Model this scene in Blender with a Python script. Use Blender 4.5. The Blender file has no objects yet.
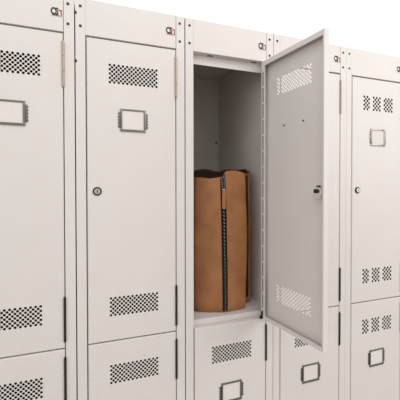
import bpy, bmesh, math, random
from mathutils import Vector, Matrix, noise
random.seed(7)
scn = bpy.context.scene
COL = scn.collection
PI = math.pi

# ------------------------------------------------------------------ materials
def lin(c):
    return tuple(((v/255)/12.92 if v/255 <= .04045 else (((v/255)+.055)/1.055)**2.4) for v in c) + (1.0,)

def mat(name, rgb, rough=.5, metal=0.0, spec=.5, var=0.0, nscale=40, bump=0.0, bscale=300):
    m = bpy.data.materials.new(name); m.use_nodes = True
    nt = m.node_tree; b = nt.nodes['Principled BSDF']
    b.inputs['Roughness'].default_value = rough
    b.inputs['Metallic'].default_value = metal
    b.inputs['Specular IOR Level'].default_value = spec
    tc = nt.nodes.new('ShaderNodeTexCoord')
    n = nt.nodes.new('ShaderNodeTexNoise'); n.inputs['Scale'].default_value = nscale
    n.inputs['Detail'].default_value = 4
    nt.links.new(tc.outputs['Object'], n.inputs['Vector'])
    r = nt.nodes.new('ShaderNodeValToRGB')
    c = lin(rgb)
    r.color_ramp.elements[0].position = .3; r.color_ramp.elements[1].position = .7
    r.color_ramp.elements[0].color = tuple(v*(1-var) for v in c[:3]) + (1,)
    r.color_ramp.elements[1].color = tuple(min(1, v*(1+var)) for v in c[:3]) + (1,)
    nt.links.new(n.outputs['Fac'], r.inputs['Fac'])
    nt.links.new(r.outputs['Color'], b.inputs['Base Color'])
    if bump:
        n2 = nt.nodes.new('ShaderNodeTexNoise'); n2.inputs['Scale'].default_value = bscale
        nt.links.new(tc.outputs['Object'], n2.inputs['Vector'])
        bp = nt.nodes.new('ShaderNodeBump'); bp.inputs['Strength'].default_value = bump
        bp.inputs['Distance'].default_value = .002
        nt.links.new(n2.outputs['Fac'], bp.inputs['Height'])
        nt.links.new(bp.outputs['Normal'], b.inputs['Normal'])
    return m

PAINT   = mat('locker_paint', (214, 207.5, 203.5), .42, 0, .4, .015, 9, .05, 500)
LINER   = mat('locker_liner_grey', (210, 203, 197), .55, 0, .3, .03, 9)
WALLM   = mat('white_plaster', (246, 244, 242), .8, 0, .2, .01, 6, .05, 120)
FLOORM  = mat('grey_floor', (170, 164, 158), .5, 0, .4, .05, 12)
STEEL   = mat('satin_steel', (132, 127, 123), .3, 1, .5, .06, 60)
DSTEEL  = mat('dark_steel', (70, 66, 63), .4, 1, .5, .08, 60)
CHROME  = mat('chrome', (205, 200, 196), .22, 1, .5, .02, 60)
BLACK   = mat('black_slot', (22, 20, 19), .6)
CARD    = mat('paper_card', (219, 213, 208), .8, 0, .2, .02, 80)
BADGE   = mat('badge_plate', (222, 214, 208), .4, 0, .4, .02, 80)
INK     = mat('badge_ink_dark', (52, 40, 40), .5)
INKRED  = mat('badge_ink_red', (176, 62, 66), .5)
TAPE    = mat('zipper_tape_black', (26, 22, 20), .8, 0, .2, .1, 300, .3, 900)
TEETH   = mat('zipper_teeth_metal', (190, 182, 172), .3, 1, .5, .05, 200)
HLIT  = mat('hinge_lit_tone', (168, 154, 139), .4, .4, .5, .03, 60)
LOCKM   = mat('lock_dark_steel', (48, 45, 43), .4, .8, .5, .05, 60)
LINING  = mat('bag_lining_dark', (58, 44, 36), .85, 0, .15, .15, 60)

def leather():
    m = bpy.data.materials.new('tan_leather'); m.use_nodes = True
    nt = m.node_tree; b = nt.nodes['Principled BSDF']
    b.inputs['Roughness'].default_value = .55; b.inputs['Specular IOR Level'].default_value = .35
    tc = nt.nodes.new('ShaderNodeTexCoord')
    n = nt.nodes.new('ShaderNodeTexNoise'); n.inputs['Scale'].default_value = 16; n.inputs['Detail'].default_value = 6
    nt.links.new(tc.outputs['Object'], n.inputs['Vector'])
    r = nt.nodes.new('ShaderNodeValToRGB')
    r.color_ramp.elements[0].position = .32; r.color_ramp.elements[1].position = .68
    r.color_ramp.elements[0].color = lin((146, 96, 58)); r.color_ramp.elements[1].color = lin((168, 116, 74))
    nt.links.new(n.outputs['Fac'], r.inputs['Fac']); nt.links.new(r.outputs['Color'], b.inputs['Base Color'])
    n2 = nt.nodes.new('ShaderNodeTexNoise'); n2.inputs['Scale'].default_value = 45; n2.inputs['Detail'].default_value = 8
    nt.links.new(tc.outputs['Object'], n2.inputs['Vector'])
    bp = nt.nodes.new('ShaderNodeBump'); bp.inputs['Strength'].default_value = .35; bp.inputs['Distance'].default_value = .004
    nt.links.new(n2.outputs['Fac'], bp.inputs['Height']); nt.links.new(bp.outputs['Normal'], b.inputs['Normal'])
    return m
LEATHER = leather()

# ------------------------------------------------------------------ mesh helpers
class MB:
    def __init__(s): s.bm = bmesh.new()
    def face(s, pts):
        vs = [s.bm.verts.new(p) for p in pts]
        try: return s.bm.faces.new(vs)
        except ValueError: return None
    def box(s, x0, x1, y0, y1, z0, z1, bev=0.0):
        r = bmesh.ops.create_cube(s.bm, size=1.0)
        vs = r['verts']
        for v in vs:
            v.co = Vector(((x0+x1)/2 + v.co.x*(x1-x0), (y0+y1)/2 + v.co.y*(y1-y0), (z0+z1)/2 + v.co.z*(z1-z0)))
        if bev:
            es = list({e for v in vs for e in v.link_edges})
            bmesh.ops.bevel(s.bm, geom=es, offset=bev, segments=2, affect='EDGES', profile=.6)
        return s
    def cyl(s, c, axis, r, h, seg=20, r2=None, bev=0.0):
        """cylinder centred at c along axis 'x','y','z'"""
        rot = {'z': Matrix(), 'y': Matrix.Rotation(PI/2, 4, 'X'), 'x': Matrix.Rotation(PI/2, 4, 'Y')}[axis]
        g = bmesh.ops.create_cone(s.bm, cap_ends=True, segments=seg, radius1=r, radius2=r if r2 is None else r2, depth=h,
                                  matrix=Matrix.Translation(c) @ rot)
        if bev:
            es = [e for e in {e for v in g['verts'] for e in v.link_edges} if any(len(f.verts) > 4 for f in e.link_faces)]
            bmesh.ops.bevel(s.bm, geom=es, offset=bev, segments=2, affect='EDGES')
        return s
    def ring(s, a, b):
        n = len(a)
        va = [s.bm.verts.new(p) for p in a]; vb = [s.bm.verts.new(p) for p in b]
        for i in range(n):
            j = (i+1) % n
            s.bm.faces.new((va[i], va[j], vb[j], vb[i]))
    def mesh(s, name, m, weld=True, smooth=None):
        if weld: bmesh.ops.remove_doubles(s.bm, verts=s.bm.verts, dist=1e-6)
        bmesh.ops.recalc_face_normals(s.bm, faces=s.bm.faces)
        me = bpy.data.meshes.new(name); s.bm.to_mesh(me); s.bm.free()
        me.materials.append(m)
        if smooth:
            for p in me.polygons: p.use_smooth = True
            me.set_sharp_from_angle(angle=smooth)
        return me
    def build(s, name, m, parent=None, weld=True, smooth=None):
        return link(name, s.mesh(name, m, weld, smooth), parent)

def link(name, me, parent=None, loc=(0, 0, 0)):
    o = bpy.data.objects.new(name, me); COL.objects.link(o)
    o.location = loc
    if parent: o.parent = parent
    return o

def tag(o, label=None, cat=None, group=None, kind=None):
    if label: o['label'] = label
    if cat: o['category'] = cat
    if group: o['group'] = group
    if kind: o['kind'] = kind
    return o

def copy_tree(o, parent=None):
    c = o.copy(); COL.objects.link(c)
    if parent: c.parent = parent
    for ch in list(o.children): copy_tree(ch, c)
    return c

# ------------------------------------------------------------------ room
def struct(name, mb, m):
    return tag(mb.build(name, m), kind='structure')
struct('floor', MB().box(-3.5, 4.5, -4.5, .60, -.05, 0), FLOORM)
struct('wall_back', MB().box(-3.5, 4.5, .48, .60, 0, 3.6), WALLM)

# ------------------------------------------------------------------ the locker
W, DEP, TOP = .3, .46, 1.807
DX0, DX1 = .0285, .2712            # the door between the stiles
DW = DX1 - DX0
DH = .8205
ZU, ZL = .8863, .0613              # bottoms of upper and lower doors
HDR = 1.7120
T = .018                           # door thickness
CELL = .0058

def door_mesh(name, skip=(), rh=.0036, CELL=CELL, nx=23, nz=9):
    """a folded sheet door; origin on the hinge edge, x runs to -DW, z up from the door's bottom"""
    mb = MB(); bm = mb.bm
    e = .0015
    x0, x1, z0, z1 = -DW, 0.0, 0.0, DH
    X0, X1, Z0, Z1 = x0+e, x1-e, z0+e, z1-e
    cx = .1515 - DX1
    vx0 = cx - (nx+1)*CELL/2; vx1 = cx + (nx+1)*CELL/2
    vents = []
    for zc in (.0935, DH - .0895):
        vents.append((zc - (nz+1)*CELL/2, zc + (nz+1)*CELL/2))
    def q(a, b, c, d):
        mb.face([(a, 0, c), (b, 0, c), (b, 0, d), (a, 0, d)])
    zs = [Z0, vents[0][0], vents[0][1], vents[1][0], vents[1][1], Z1]
    for i in range(5):
        if i in (1, 3):
            q(X0, vx0, zs[i], zs[i+1]); q(vx1, X1, zs[i], zs[i+1])
            gx = lambda k: vx0 + (k+1)*CELL
            gz = lambda k: zs[i] + (k+1)*CELL
            for a in range(-1, nx+1):
                for b in range(-1, nz+1):
                    if (a + b) % 2: continue
                    cs = [(a-1, b), (a, b-1), (a+1, b), (a, b+1)]
                    if 0 <= a < nx and 0 <= b < nz:
                        P = [Vector((gx(u), 0, gz(v))) for u, v in cs]
                        if a in skip:
                            mb.face(P); continue
                        o = Vector((gx(a), 0, gz(b)))
                        out = []
                        for k in range(4): out += [P[k], (P[k]+P[(k+1) % 4])/2]
                        mb.ring(out, [o + (p-o).normalized()*rh for p in out])
                    else:                       # half diamonds along the edge of the field
                        P = [Vector((gx(u), 0, gz(v))) for u, v in cs if -1 <= u <= nx and -1 <= v <= nz]
                        if len(P) == 2: P.append(Vector((gx(a), 0, gz(b))))
                        mb.face(P)
        else:
            q(X0, X1, zs[i], zs[i+1])
    def rect(l, r, b, t, y): return [(l, y, b), (r, y, b), (r, y, t), (l, y, t)]
    R0 = rect(X0, X1, Z0, Z1, 0); R1 = rect(x0, x1, z0, z1, e)
    R2 = rect(x0, x1, z0, z1, T); R3 = rect(x0+.004, x1-.014, z0+.010, z1-.014, T)
    R4 = rect(x0+.004, x1-.014, z0+.010, z1-.014, T-.004)
    mb.ring(R0, R1); mb.ring(R1, R2); mb.ring(R2, R3); mb.ring(R3, R4)
    bmesh.ops.remove_doubles(bm, verts=bm.verts, dist=1e-6)
    me = bpy.data.meshes.new(name)
    # orient the faces: outward is -y for the skin
    bmesh.ops.recalc_face_normals(bm, faces=bm.faces)
    bm.to_mesh(me); bm.free(); me.materials.append(PAINT)
    return me

def make_door(me, top_hinge=None):
    d = link('door', me)
    so = d.modifiers.new('sheet', 'SOLIDIFY'); so.thickness = .0009; so.offset = 0
    # lock ----------------------------------------------------
    lx, lz = .0535 - DX1, .4110
    lk = MB()
    lk.cyl((lx, -.0018, lz), 'y', .0115, .0036, 28, bev=.001)
    lk.cyl((lx, .003, lz), 'y', .0085, .006, 20)
    lock = lk.build('lock', LOCKM, d, smooth=.6)
    MB().cyl((lx, -.0042, lz), 'y', .0078, .0028, 24, bev=.0006).build('lock_plug', CHROME, lock, smooth=.6)
    MB().box(lx-.0011, lx+.0011, -.0062, -.0052, lz-.0048, lz+.0048).build('keyhole', BLACK, lock)
    nu = MB(); nu.cyl((lx-.0035, .0085, lz-.003), 'y', .0165, .014, 24, bev=.003)
    nu.build('lock_barrel', CHROME, lock, smooth=.6)
    cm = MB(); cm.cyl((lx, .0185, lz), 'y', .0056, .007, 20, bev=.0010)
    cm.box(lx-.0105, lx+.0005, .0120, .0155, lz+.0105, lz+.0150, .0010)
    cm.build('cam', DSTEEL, lock, smooth=.6)
    # card holder -----------------------------------------------
    px, pz = .1495 - DX1, DH - .2135
    w, h, b = .0345, .0310, .0049
    ch = MB()
    ch.box(px-w, px+w, -.0032, 0, pz+h-b, pz+h, .0008)
    ch.box(px-w, px+w, -.0040, 0, pz-h, pz-h+b*1.25, .0008)
    ch.box(px-w, px-w+b, -.0036, 0, pz-h, pz+h, .0008)
    ch.box(px+w-b, px+w, -.0036, 0, pz-h, pz+h, .0008)
    for s in (-1, 1):                                     # riveted ears with scalloped edge
        ch.box(min(px+s*w, px+s*(w+.0055)), max(px+s*w, px+s*(w+.0055)), -.0012, 0, pz-h*.72, pz+h*.72, .0005)
        for k in range(5):
            ch.cyl((px+s*(w+.0055), -.0006, pz+(k-2)*.0085), 'y', .0022, .0012, 10)
        ch.cyl((px+s*(w+.0030), .0005, pz), 'y', .0022, .006, 12)
    hold = ch.build('card_holder', STEEL, d, smooth=.6)
    MB().box(px-w+b*.6, px+w-b*.6, -.0012, -.0005, pz-h+b*.6, pz+h-b*.6).build('card', CARD, d)
    # hinges ------------------------------------------------------
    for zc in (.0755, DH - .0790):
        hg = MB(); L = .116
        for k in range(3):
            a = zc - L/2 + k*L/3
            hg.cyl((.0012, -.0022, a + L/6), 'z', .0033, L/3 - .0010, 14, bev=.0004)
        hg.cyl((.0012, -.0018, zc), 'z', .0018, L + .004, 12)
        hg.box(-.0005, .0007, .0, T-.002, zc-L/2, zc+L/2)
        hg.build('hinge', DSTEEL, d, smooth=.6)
    return d

def make_locker():
    root = bpy.data.objects.new('locker', None); COL.objects.link(root)
    root.empty_display_size = .1
    g = .0008
    # carcass: side panels, back, top, bottom with a folded plinth
    c = MB()
    t = .0016
    c.box(g, g+t, .0015, DEP, .0, TOP); c.box(W-g-t, W-g, .0015, DEP, .0, TOP)
    c.box(g+t, W-g-t, DEP-t, DEP, .0, TOP)
    c.box(g+t, W-g-t, .0015, DEP-t, TOP-t, TOP)
    c.box(g+t, W-g-t, .0015, DEP-t, .058, .058+t)
    c.build('carcass', PAINT, root)
    l = MB(); t2 = .0012; a0, a1 = g+t+.0002, W-g-t-.0002
    l.box(a0, a0+t2, .026, DEP-t-.0003, .0605, TOP-t-.0003)
    l.box(a1-t2, a1, .026, DEP-t-.0003, .0605, TOP-t-.0003)
    l.box(a0+t2, a1-t2, DEP-t-.0003-t2, DEP-t-.0003, .0605, TOP-t-.0003)
    l.box(a0+t2, a1-t2, .026, DEP-t-.0005-t2, TOP-t-.0003-t2, TOP-t-.0003)
    l.build('liner', LINER, root)
    # stiles: folded channel, face plus return
    for s in (0, 1):
        st = MB()
        if s == 0:
            st.box(g, DX0-.0032, 0, .0225, 0.0, TOP, .0012)
            st.box(DX0-.0036, DX0+.0034, .0196, .0220, 0.0, HDR+.001)
        else:
            st.box(DX1+.0026, W-g, 0, .0225, 0.0, TOP, .0012)
        st.build('stile', PAINT, root)
    hd = MB()
    hd.box(DX0-.0031, DX1+.0016, .0003, .0035, HDR, TOP, .0008)
    hd.box(DX0-.0031, DX1+.0016, .0035, .0220, HDR, HDR+.0015)
    hd.build('header_rail', PAINT, root)
    ds = MB()
    ds.box(DX0-.0031, DX1+.0025, .0226, .0240, 1.6835, HDR+.03)
    ds.build('door_stop', PAINT, root)
    for x in (.085, .235):
        MB().box(x-.009, x+.009, .0125, .0185, HDR-.0006, HDR-.0001).build('latch_slot', BLACK, root)
    # plinth
    MB().box(DX0-.0031, DX1+.0025, .0003, .0030, 0, .0595, .0006).build('plinth', PAINT, root)
    # shelf dividing the two tiers
    sh = MB()
    sh.box(a0+t2+.0003, a1-t2-.0003, .0226, DEP-.006, .8985, .9000)
    sh.box(DX0-.0030, DX1+.0024, .0212, .0235, .8700, .9000, .0006)
    sh.build('shelf', PAINT, root)
    # rivets
    for x in (.0135, .2845):
        for z in (1.7854, 1.7335):
            rv = MB(); rv.cyl((x, -.0007, z), 'y', .0036, .0018, 14, bev=.0005)
            r = rv.build('rivet', DSTEEL, root, smooth=.6)
            MB().cyl((x-.0003, -.0017, z-.0003), 'y', .0019, .0006, 10).build('rivet_hole', BLACK, r)
    # pale stud stands in for light leaking at the liner corner; dark bolts follow
    MB().cyl((.2865, .452, 1.790), 'y', .0055, .010, 12, bev=.001).build('bolt_and_light_leak', CARD, root)
    MB().cyl((.2830, .4555, 1.516), 'y', .0045, .004, 12, bev=.001).build('bolt_and_light_leak', DSTEEL, root)
    MB().cyl((a1-t2-.0008, .43, 1.690), 'x', .003, .003, 10).build('bolt_and_light_leak', DSTEEL, root)
    # badge with its lettering
    bx0, bx1, bz0, bz1 = .2430, .2712, 1.7480, 1.7705
    bg = MB().box(bx0, bx1, -.0005, .0006, bz0, bz1, .0003).build('badge', BADGE, root)
    cu = bpy.data.curves.new('lettering', 'FONT'); cu.body = 'CS'; cu.size = .0245; cu.offset = .0013; cu.extrude = .0002
    cu.space_character = .88
    to = bpy.data.objects.new('lettering_source', cu); COL.objects.link(to)
    dg = bpy.context.evaluated_depsgraph_get()
    me = bpy.data.meshes.new_from_object(to.evaluated_get(dg))
    bpy.data.objects.remove(to)
    me.transform(Matrix.Translation((bx0+.0008, -.0008, bz0+.0042)) @ Matrix.Rotation(PI/2, 4, 'X') @ Matrix.Diagonal((.66, 1, 1, 1)))
    me.materials.clear(); me.materials.append(INK)
    link('lettering', me, bg)
    rk = MB()
    rk.box(bx0+.0195, bx0+.0272, -.0011, -.0004, bz0+.0145, bz0+.0180)
    rk.box(bx0+.0240, bx0+.0272, -.0011, -.0004, bz0+.0010, bz0+.0145)
    rk.build('emblem', INKRED, bg)
    MB().box(bx0+.0040, bx0+.0225, -.0010, -.0004, bz0+.0012, bz0+.0030).build('emblem_underline', INK, bg)
    return root

DOOR = door_mesh('door')
DOOR_BLOCKS = door_mesh('door_three_vents', skip=(4, 5, 11, 12), rh=.0046, CELL=.0075, nx=19, nz=7)
proto = make_locker()
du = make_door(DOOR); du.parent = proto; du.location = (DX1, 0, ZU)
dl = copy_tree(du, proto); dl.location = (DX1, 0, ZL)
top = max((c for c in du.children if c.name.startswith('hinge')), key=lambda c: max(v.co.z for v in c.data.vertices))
top.data = top.data.copy(); top.data.materials[0] = HLIT; top['label'] = 'pale painted hinge'  # hinge light and shade put into colour: lit tone here, dark on the others

labels = [
 'grey two-tier steel locker at the left edge, its doors cut by the picture edge',
 'grey two-tier locker with closed doors, left neighbour of the locker holding the tan bag',
 'grey locker with its upper door swung open and a tan bag inside',
 'grey locker mostly hidden behind the open door, third from the left edge past the bag locker',
 'grey locker at the right edge with perforations in three separate blocks',
]
labels[3] = 'grey locker partly hidden behind the open door, directly right of the bag locker'
PHI = math.radians(99.4)
lockers = []
for k in range(5):
    o = proto if k == 0 else copy_tree(proto)
    o.location = ((-.2988, .0022, .3030, .6028, .9014)[k], 0, 0)
    tag(o, labels[k], 'locker', 'two-tier lockers standing in a row')
    lockers.append(o)
for o in lockers:
    ds = sorted([c for c in o.children if c.name.startswith('door') and not c.name.startswith('door_stop')], key=lambda c: -c.location.z)
    if o is lockers[2]:
        ds[0].rotation_euler.z = PHI
        ds[0]['label'] = 'open perforated door seen from its inside'
        MB().box(-.0098, -.0070, .0180, .0189, .020, DH-.030).build('hinge_gap_shade', DSTEEL, ds[0])  # dark strip standing in for the shaded gap beside the hinge
        # knuckle tabs along the open hinge gap
        for k in range(16):
            z = .03 + k*.0505
            MB().box(-.0118, -.0052, .0186, .0200, z, z+.0050).build('hinge_tab', BADGE, ds[0])
        pp = MB(); pp.cyl((-.006, .0195, .012), 'z', .0035, .022, 10); pp.cyl((-.002, .0195, .004), 'y', .005, .008, 10)
        pp.build('pivot_pin', BLACK, ds[0])
    if o is lockers[4]:
        for d in ds:
            d.data = DOOR_BLOCKS
# two connector bolts in the seam left of the second locker
for z in (1.7665, 1.6402):
    b = MB(); b.cyl((.0015, -.0004, z), 'y', .0036, .002, 12, bev=.0004)
    b.build('connector_bolt', BLACK, lockers[1])

# ------------------------------------------------------------------ the bag
ZS = .9003
def cr(p, n):
    m = len(p); out = []
    for i in range(m):
        a, b, c, d = [Vector(p[(i+k-1) % m]) for k in range(4)]
        for j in range(n):
            t = j/n
            out.append(.5*((2*b) + (c-a)*t + (2*a-5*b+4*c-d)*t*t + (3*b-a-3*c+d)*t**3))
    return out
BASE = [(.358, .092), (.366, .074), (.405, .053), (.445, .040), (.488, .041), (.520, .046), (.529, .053), (.5305, .066), (.537, .084), (.553, .092), (.568, .098),
        (.575, .115), (.571, .200), (.545, .225), (.450, .232), (.372, .225), (.358, .200), (.354, .145)]
NP = 12
curve = cr(BASE, NP); NC = len(curve)
cen = Vector((.45, .135))
def topz(i):
    p = curve[i]
    if p.y < .13:
        if p.x < .440: z = 1.3385 + .002*math.sin(p.x*90)
        elif p.x < .450: z = 1.3385 + (p.x-.440)/.010*.020
        else: z = 1.3585 + .0045*math.sin((p.x-.450)*52)
        if p.y > .085: z += (p.y-.085)*.2
    else:
        z = 1.373 + .004*math.sin(p.x*60)
    return z
NZ = 34
def bagpt(i, t, inset=0.0):
    p = curve[i % NC]; z = ZS + t*(topz(i % NC)-ZS)
    d = (p-cen); L = d.length; d /= L
    f = 0.0
    if t < .05: f -= .007*(1-t/.05)**2            # rounded bottom edge
    f += .003*math.sin(t*PI)
    f += .0035*(noise.noise(Vector((p.x*14, p.y*14, z*5)))) + .0015*noise.noise(Vector((p.x*40, p.y*40, z*16)))
    if t > .95: f -= .002*((t-.95)/.05)
    q = p + d*(f-inset)
    return Vector((q.x, q.y, z))
bag = bpy.data.objects.new('tote_bag', None); COL.objects.link(bag); bag.location = (.45, .13, ZS)
tag(bag, 'tall tan leather tote bag with black zipper standing on the open locker shelf', 'bag')
OFF = Vector((.45, .13, ZS))
def bagbuild(name, mb, m, parent=bag, **k):
    me = mb.mesh(name, m, **k); me.transform(Matrix.Translation(-OFF)) if parent is bag else me.transform(Matrix.Translation(-OFF))
    return link(name, me, parent)
bd = MB(); bm = bd.bm
ts = [0, .006, .015, .03, .05] + [.05 + .95*(k+1)/NZ for k in range(NZ)]
rows = [[bm.verts.new(bagpt(i, t)) for i in range(NC)] for t in ts]
for a, b in zip(rows, rows[1:]):
    for i in range(NC):
        j = (i+1) % NC; bm.faces.new((a[i], a[j], b[j], b[i]))
bm.faces.new(list(reversed(rows[0])))
rim = [bm.verts.new(bagpt(i, 1.0, .0035)) for i in range(NC)]
rm2 = [bm.verts.new(bagpt(i, .997, .0036)) for i in range(NC)]
for a, b in ((rows[-1], rim), (rim, rm2)):
    for i in range(NC):
        j = (i+1) % NC; bm.faces.new((a[i], a[j], b[j], b[i]))
bagbuild('body', bd, LEATHER, smooth=.9)
ln = MB(); bm = ln.bm
tl = [.998, .97, .9, .7, .4, .06]
rows = [[bm.verts.new(bagpt(i, t, .0042 if k else .0036)) for i in range(NC)] for k, t in enumerate(tl)]
for a, b in zip(rows, rows[1:]):
    for i in range(NC):
        j = (i+1) % NC; bm.faces.new((a[i], b[i], b[j], a[j]))
bm.faces.new(rows[-1])
bagbuild('lining', ln, LINING, smooth=.9)
# rolled dark edge binding along the mouth
def tube(mb, pts, r, seg=8, closed=False):
    n = len(pts); rings = []
    for k, p in enumerate(pts):
        a = pts[(k-1) % n] if (closed or k > 0) else p
        b = pts[(k+1) % n] if (closed or k < n-1) else p
        tdir = (b-a).normalized(); up = Vector((0, 0, 1)) if abs(tdir.z) < .9 else Vector((1, 0, 0))
        s = tdir.cross(up).normalized(); u = s.cross(tdir)
        rings.append([mb.bm.verts.new(p + (s*math.cos(2*PI*q/seg) + u*math.sin(2*PI*q/seg))*r) for q in range(seg)])
    for k in range(n if closed else n-1):
        A, B = rings[k], rings[(k+1) % n]
        for q in range(seg):
            mb.bm.faces.new((A[q], A[(q+1) % seg], B[(q+1) % seg], B[q]))
bn = MB(); tube(bn, [bagpt(i, 1.0, .0016) + Vector((0, 0, .0004)) for i in range(NC)], .0016, 8, True)
bagbuild('edge_binding', bn, LINING, smooth=.9)

def strip(path_i, half, t0, t1, out, slant=0.0, n=60):
    """ribbon following the bag side: centre at fractional curve index path_i"""
    mb = MB(); prev = None
    def at(fi, t):
        i0 = int(math.floor(fi)); u = fi-i0
        return bagpt(i0, t, -out)*(1-u) + bagpt(i0+1, t, -out)*u
    step = (curve[(int(path_i)+1) % NC]-curve[int(path_i)]).length
    for k in range(n+1):
        t = t0 + (t1-t0)*k/n
        fi = path_i + slant*t
        row = [mb.bm.verts.new(at(fi + s*half/step, t)) for s in (-1, -.33, .33, 1)]
        if prev:
            for q in range(3): mb.bm.faces.new((prev[q], prev[q+1], row[q+1], row[q]))
        prev = row
    return mb, at, step
def near(x, y):
    return min(range(NC), key=lambda i: (curve[i]-Vector((x, y))).length)
def zipper(name, i, t0, t1, half, slant, tn, split):
    mb, at, step = strip(i, half, t0, t1, .0012, slant)
    z = bagbuild(name, mb, TAPE)
    so = z.modifiers.new('thick', 'SOLIDIFY'); so.thickness = .0012; so.offset = 0
    tb = MB()
    for k in range(tn):
        t = t0 + (t1-t0)*(k+.5)/tn
        sp = 0.0
        if split and t > split: sp = .0035*(t-split)/(1-split)
        for s in ((-1, 1) if sp else ((-1,) if k % 2 else (1,))):
            p = at(i + slant*t + s*(sp+.0010)/step, t)
            nrm = Vector((p.x-cen.x, p.y-cen.y, 0)).normalized(); p = p + nrm*.0012
            tb.box(p.x-.0013, p.x+.0013, p.y-.0012, p.y+.0012, p.z-.0012, p.z+.0012)
    bagbuild('zipper_teeth', tb, TEETH, z)
    return z, at, step
fi = near(.4480, .0400)
fz, fat, fstep = zipper('zipper', fi, .012, .992, .0084, -2.4, 74, .80)
# sliding pull: metal slider and tan leather tab
t = .895; p = fat(fi - 2.4*t, t)
sl = MB(); sl.box(p.x-.0045, p.x+.0045, p.y-.0050, p.y-.0002, p.z-.004, p.z+.007, .001)
bagbuild('zipper_slider', sl, TEETH, fz)
pt = MB(); x, y, z = p.x+.0000, p.y-.0062, p.z
pt.box(x-.0062, x+.0062, y-.0012, y+.0012, z-.056, z+.004, .001)
bagbuild('pull_tab', pt, LEATHER, fz)
si = near(.549, .090)
zipper('zipper', si, .05, .985, .0095, 0, 56, 0)

# ------------------------------------------------------------------ camera
f, yaw, pit, rol = 311.991, .3340, .0136, -.0011
cam = bpy.data.cameras.new('camera'); cam.sensor_width = 36; cam.lens = f*36/400; cam.clip_start = .02; cam.shift_y = -7.664/400
co = bpy.data.objects.new('camera', cam); COL.objects.link(co)
c, s = math.cos(yaw), math.sin(yaw)
fw = Vector((s*math.cos(pit), c*math.cos(pit), -math.sin(pit)))
r = Vector((c, -s, 0)); u = r.cross(fw)
r2 = r*math.cos(rol) + u*math.sin(rol); u2 = -r*math.sin(rol) + u*math.cos(rol)
M = Matrix((r2, u2, -fw)).transposed().to_4x4(); M.translation = Vector((.0416, -.8854, 1.3056))
co.matrix_world = M
scn.camera = co

# ------------------------------------------------------------------ light
w = bpy.data.worlds.new('world'); scn.world = w; w.use_nodes = True
bg = w.node_tree.nodes['Background']; bg.inputs['Color'].default_value = (1, .99, .98, 1); bg.inputs['Strength'].default_value = .74
def area(name, loc, target, sx, sy, power, col=(1, .985, .97)):
    l = bpy.data.lights.new(name, 'AREA'); l.shape = 'RECTANGLE'; l.size = sx; l.size_y = sy; l.energy = power; l.color = col
    o = bpy.data.objects.new(name, l); COL.objects.link(o); o.location = loc
    o.rotation_euler = (Vector(target)-Vector(loc)).to_track_quat('-Z', 'Y').to_euler()
    return o
area('room_window_light', (3.0, -2.6, 2.3), (.5, 0, 1.3), 2.2, 1.8, 52)
area('ceiling_light', (.4, -1.6, 3.2), (.5, .2, 1.3), 2.4, 1.2, 24)
area('side_fill_light', (-2.9, -2.2, 1.7), (.5, 0, 1.25), 1.8, 1.8, 16)  # unseen fill lamp, added to brighten the inside of the open door

vs = scn.view_settings
vs.view_transform = 'Standard'; vs.look = 'None'; vs.gamma = 1.0; vs.use_curve_mapping = False; vs.exposure = 0.0
